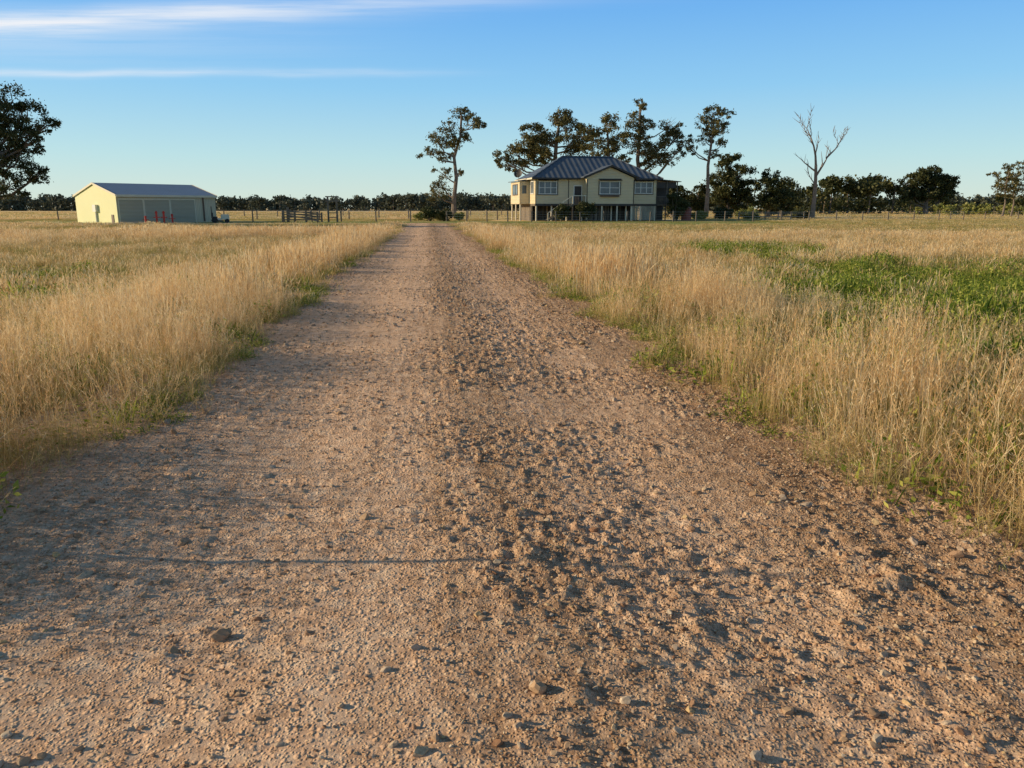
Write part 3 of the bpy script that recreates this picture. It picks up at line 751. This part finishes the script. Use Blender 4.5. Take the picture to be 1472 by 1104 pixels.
tree('eucalyptus_tree',(-8.9,120),[(0,0,0),(.1,0,3),(.5,0,6),(.2,.2,9),(1.2,.1,12),(1.4,0,15)],
 [(1.1,15.4,1.4),(3.0,13.7,1.3),(-.4,13.2,1.3),(-2.5,11.6,1.6),(-3.6,9.8,1.2),(-1.3,9.2,1.4),(.5,10.7,1.1),(-1.5,6.7,1.2),(-1.7,4.8,1.4),(3.9,14,.8),(-2.6,3.9,1.3),(1.0,6.7,.7),(2.0,11.5,.9),(2.1,14.9,1.0),(1.3,12.6,1.1),(-.6,11.4,1.2)],r0=.36,leaf=.16)
tree('eucalyptus_tree',(7.1,128),[(0,0,0),(.2,0,4),(-.3,0,8),(0,0,12),(.3,0,14)],
 [(-4.4,10.6,2.2),(-2.7,13.3,2.2),(0,14.9,2),(2.2,14.2,1.9),(-1.1,11.7,2.4),(2.2,11.4,2.2),(-7.1,10.3,1.4),(-9,9.6,1.1),(-7.9,8.6,1.1),(5,13,1.7),(-5.5,8.5,1.5),(-2,8.5,2),(4,9,2),(3.6,12,1.8),(-3,11,2)],r0=.5,leaf=.2)
tree('eucalyptus_tree',(14.6,124),[(0,0,0),(0,0,5),(.4,0,9),(.1,0,13)],
 [(0,14,1.7),(-1.8,12,1.9),(1.6,11.7,1.6),(-.5,9.6,1.8),(1.5,9,1.6),(-3.2,13,1.2)],r0=.35,leaf=.19)
tree('eucalyptus_tree',(20.8,126),[(0,0,0),(-.3,0,5),(-1,0,9),(-.8,0,13),(-.9,0,17)],
 [(-1.1,17.6,.8),(-.6,16.8,.6),(-2.2,14.8,1.7),(.2,14.1,1.4),(-1.6,11.7,2),(1.1,10.6,1.9),(3.8,14.1,1.5),(5,12.5,1.4),(2.7,11.2,1.5),(4.4,9.6,1.5),(1.5,8.6,1.8),(5.6,11,.9),(4,12.4,1.3),(-1,13.4,1.2)],r0=.42,leaf=.18)
tree('eucalyptus_tree',(30.8,125),[(0,0,0),(.1,0,4),(-.1,0,8),(.2,0,11),(.5,0,15)],
 [(.3,16.2,1.3),(2.2,16,1.1),(-1.1,14.6,1.3),(1.3,13.5,1.2),(-.7,12.3,1.2),(-3.5,12,1.1),(1.8,11.3,1.0),(-2.6,10.6,.8),(.3,10,1.0),(.5,14.6,1.3),(-.2,13.2,1.1)],r0=.33,leaf=.17)
for (X,Y,s) in ((37,136,1.0),(43.6,134,.76),(33,140,.55),(48.5,142,.55),(28,138,.6)):
    tree('dense_shade_tree',(X,Y),[(0,0,0),(.1,0,2),(0,0,5*s),(0,0,8*s)],
     [(a*s,b*s,c*s) for a,b,c in [(0,9,1.8),(-1.6,7,2.2),(1.7,7.2,2.2),(0,5,2.6),(2.4,4.5,2),(-2.4,4,2),(.3,2.6,2.2),(2.2,2.4,1.8)]],leafm=M_leafd,dens=230,leaf=.22)
tree('eucalyptus_tree',(-47.3,70),[(0,0,0),(.3,0,3),(.8,0,6),(.6,0,9),(.3,0,11)],
 [(3.8,10.7,1.5),(5.4,9.5,1.35),(6.7,8.7,.8),(5,7.6,1.4),(3.5,8.4,1.7),(4.1,5.4,1.6),(5.4,4.5,.9),(3.5,3.6,1.2),(6.3,7.2,.6),(4.6,6.3,1.2),(-2,10,2.5),(0,11.8,2.2),(0,8,2.4),(2,10,1.8),(-3,7,2),(1,6,1.8),(2.6,6.6,1.2)],leafm=M_leafd,leaf=.12,dens=400,r0=.45,sat=3)
for (X,Y,s) in ((88.5,142,1),(95,140,.9),(94.5,149,1.05)):
    tree('eucalyptus_tree',(X,Y),[(0,0,0),(.2,0,2.5),(-.2,0,5),(.1,0,8)],
     [(a*s,b*s,c*s) for a,b,c in [(0,8.6,1.1),(-1.3,7,1.2),(1.4,7.3,1.1),(0,6,1.3),(1.6,5,1.1),(-1.7,5,1.0),(-.2,4,1)]],r0=.16,dens=120,leaf=.2)

def dead_tree():
    mb=MB()
    def br(p,d,L,r,lev):
        pts=[Vector(p)]; rr=[r]; d=Vector(d).normalized(); n=4
        for i in range(n):
            d=(d+Vector((random.uniform(-.2,.2),random.uniform(-.2,.2),.07))).normalized()
            pts.append(pts[-1]+d*L/n); rr.append(r*(1-.72*(i+1)/n))
        mb.tube(pts,rr,6,0,False)
        if lev>0:
            for i in range(1,n+1):
                for _ in range(1 if i<3 else 2):
                    s=random.choice((-1,1)); nd=(d+Vector((s*random.uniform(.4,.9),random.uniform(-.5,.5),random.uniform(0,.5)))).normalized()
                    br(pts[i],nd,L*random.uniform(.35,.55),max(.045,rr[i]*.65),lev-1)
    mb.tube([(0,0,0),(.1,0,3),(.05,0,6),(-.1,0,8.2)],[.42,.32,.27,.22],8)
    br((-.05,0,7.2),(-.9,0,.6),3.0,.15,1)
    br((-.1,0,8.1),(-.12,0,1),6.0,.2,2)
    br((0,0,6.4),(.55,.1,1),4.5,.2,1)
    br((1.5,.2,9.2),(.9,0,.85),4.2,.15,2)
    br((.02,0,5.2),(-.8,.2,.9),2.6,.1,1)
    mb.obj('dead_tree',[M_barkd],loc=(47.7,125,0))
random.seed(21); dead_tree()

def treeline(name,x0,x1,y0,y1,hmin,hmax,n,leaf,m,per=420,low=True,wf=1.):
    mb=MB()
    for k in range(n):
        X=random.uniform(x0,x1); Y=random.uniform(y0,y1); h=random.uniform(hmin,hmax)*(.8+.35*float(vn(X*.02,0,61))); r=h*random.uniform(.35,.55)*wf
        mb.tube([(X,Y,0),(X+random.uniform(-.5,.5),Y,h*.7)],[.25,.12],5,0,False)
        P=[clump_pts((X+random.uniform(-.6,.6)*r,Y+random.uniform(-.5,.5)*r,h*random.uniform(.5,.84)),r*.6,per//3,.6,9,.25) for _ in range(3)]
        if low: P.append(clump_pts((X,Y,h*.22),r*1.0,per//3,.4,9,.3))
        leaves(mb,np.concatenate(P),leaf,1,.7)
    return mb.obj(name,[M_bark,m])
treeline('distant_tree_line',-440,60,430,500,6.5,10.5,430,.75,M_far,170,wf=1.3)
treeline('distant_tree_line',20,440,370,450,5.5,9.5,230,.75,M_far,170,wf=1.3)
for (x0,x1,hm,n) in ((86,93,11.5,4),(96,106,12.5,6),(74,80,8,3)):
    treeline('distant_tree_line',x0,x1,212,230,hm*.75,hm,n,.42,M_leafd,620,wf=.95)
treeline('distant_tree_line',126,200,235,280,3.5,7.0,16,.5,M_leafd,360,wf=1.2)
treeline('distant_tree_line',52,66,165,185,4.5,8,5,.32,M_leafd,600)
treeline('roadside_scrub',96,150,172,190,1.6,3.0,46,.28,M_leafy,180)
# big round-headed tree
cl=[]
for k in range(34):
    a=random.uniform(0,math.pi); rr=random.uniform(.15,1)
    cl.append((7.4*rr*math.cos(a),4.8+6.8*rr*math.sin(a),2.0))
cl+=[(-6.5,5.5,2),(6.5,5.5,2),(-5.2,8.3,2),(5.2,8.3,2),(-2.6,10.6,2),(2.6,10.6,2),(0,11.3,2)]
tree('round_headed_tree',(116.5,222),[(0,0,0),(0,0,3),(.5,0,7),(0,0,10)],cl,leafm=M_leafd,leaf=.36,dens=90,r0=.6,depth=1.5,sat=0)

# ---------------------------------------------------------------- sky, sun
w=bpy.data.worlds.new('World'); scene.world=w; w.use_nodes=True
nt=w.node_tree; bg=nt.nodes['Background']
sky=nt.nodes.new('ShaderNodeTexSky'); sky.sky_type='NISHITA'; sky.sun_disc=False
sky.sun_elevation=D2R(SUN_EL); sky.sun_rotation=D2R(-87); sky.air_density=1.0; sky.dust_density=.4; sky.ozone_density=2.0
tc=nt.nodes.new('ShaderNodeTexCoord'); sp=nt.nodes.new('ShaderNodeSeparateXYZ'); nt.links.new(tc.outputs['Generated'],sp.inputs[0])
ysafe=mth(nt,'MAXIMUM',sp.outputs[1],.05)
q=mth(nt,'DIVIDE',sp.outputs[2],ysafe); r=mth(nt,'DIVIDE',sp.outputs[0],ysafe)
cv=nt.nodes.new('ShaderNodeCombineXYZ'); nt.links.new(mth(nt,'MULTIPLY',r,2.2),cv.inputs[0]); nt.links.new(mth(nt,'MULTIPLY',q,60),cv.inputs[1])
n1=noise(nt,cv.outputs[0],1.2,6,.65)
cv2=nt.nodes.new('ShaderNodeCombineXYZ'); nt.links.new(mth(nt,'MULTIPLY',r,3),cv2.inputs[0])
n2=noise(nt,cv2.outputs[0],1.5,2)
qq=mth(nt,'ADD',q,mth(nt,'MULTIPLY_ADD',n2,.012,-.006))
def band(c,wd,slope=0):
    d=mth(nt,'SUBTRACT',mth(nt,'SUBTRACT',qq,c),mth(nt,'MULTIPLY',r,slope))
    return mth(nt,'EXPONENT',mth(nt,'MULTIPLY',mth(nt,'POWER',mth(nt,'ABSOLUTE',mth(nt,'DIVIDE',d,wd)),2),-1))
b2=mth(nt,'MULTIPLY',band(.161,.0042),maprange(nt,r,.02,-.3,0,.42))
b1=mth(nt,'MULTIPLY',band(.247,.013,.050),maprange(nt,r,.25,-.5,.05,.75))
b3=mth(nt,'MULTIPLY',band(.20,.03,.0),maprange(nt,r,0,-.6,.0,.18))
mk=mth(nt,'MULTIPLY',mth(nt,'ADD',mth(nt,'ADD',b1,b2),b3),maprange(nt,n1,.25,.65,.3,1.15),clamp=True)
mk=mth(nt,'MULTIPLY',mk,maprange(nt,sp.outputs[1],.05,.2))
# clear-air gradient over elevation, blended with the physical sky
rmp=nt.nodes.new('ShaderNodeValToRGB'); nt.links.new(mth(nt,'MAXIMUM',sp.outputs[2],0),rmp.inputs[0])
els=rmp.color_ramp.elements
while len(els)<6: els.new(.5)
for e_,(p_,c_) in zip(els,[(0,(.66,.77,.68)),(.06,(.48,.73,.78)),(.14,(.27,.59,.88)),(.26,(.11,.39,.88)),(.45,(.07,.14,.26)),(1,(.05,.075,.11))]):
    e_.position=p_; e_.color=(*c_,1)
sc=nt.nodes.new('ShaderNodeVectorMath'); sc.operation='SCALE'; nt.links.new(rmp.outputs[0],sc.inputs[0]); sc.inputs['Scale'].default_value=10.8
base=mixc(nt,.86,sky.outputs[0],sc.outputs[0])
col=mixc(nt,mk,base,(8.8,9.0,9.4))
nt.links.new(col,bg.inputs[0]); bg.inputs[1].default_value=.1

sl=bpy.data.lights.new('sun','SUN'); sl.energy=5.0; sl.angle=D2R(.5); sl.color=(1,.81,.53)
so=bpy.data.objects.new('sun',sl); scene.collection.objects.link(so)
el=D2R(SUN_EL); s=Vector((-math.cos(el)*math.cos(D2R(3)),math.cos(el)*math.sin(D2R(3)),math.sin(el)))
so.rotation_euler=(-s).to_track_quat('-Z','Y').to_euler(); so.location=(-20,0,20)

cam=bpy.data.cameras.new('camera'); cam.lens=27.02; cam.sensor_width=36; cam.clip_start=.05; cam.clip_end=9000
co=bpy.data.objects.new('camera',cam); scene.collection.objects.link(co); co.location=(0,0,1.6)
co.rotation_euler=(D2R(90-12.9),0,0); scene.camera=co
scene.view_settings.view_transform='Standard'; scene.view_settings.look='None'; scene.view_settings.exposure=0
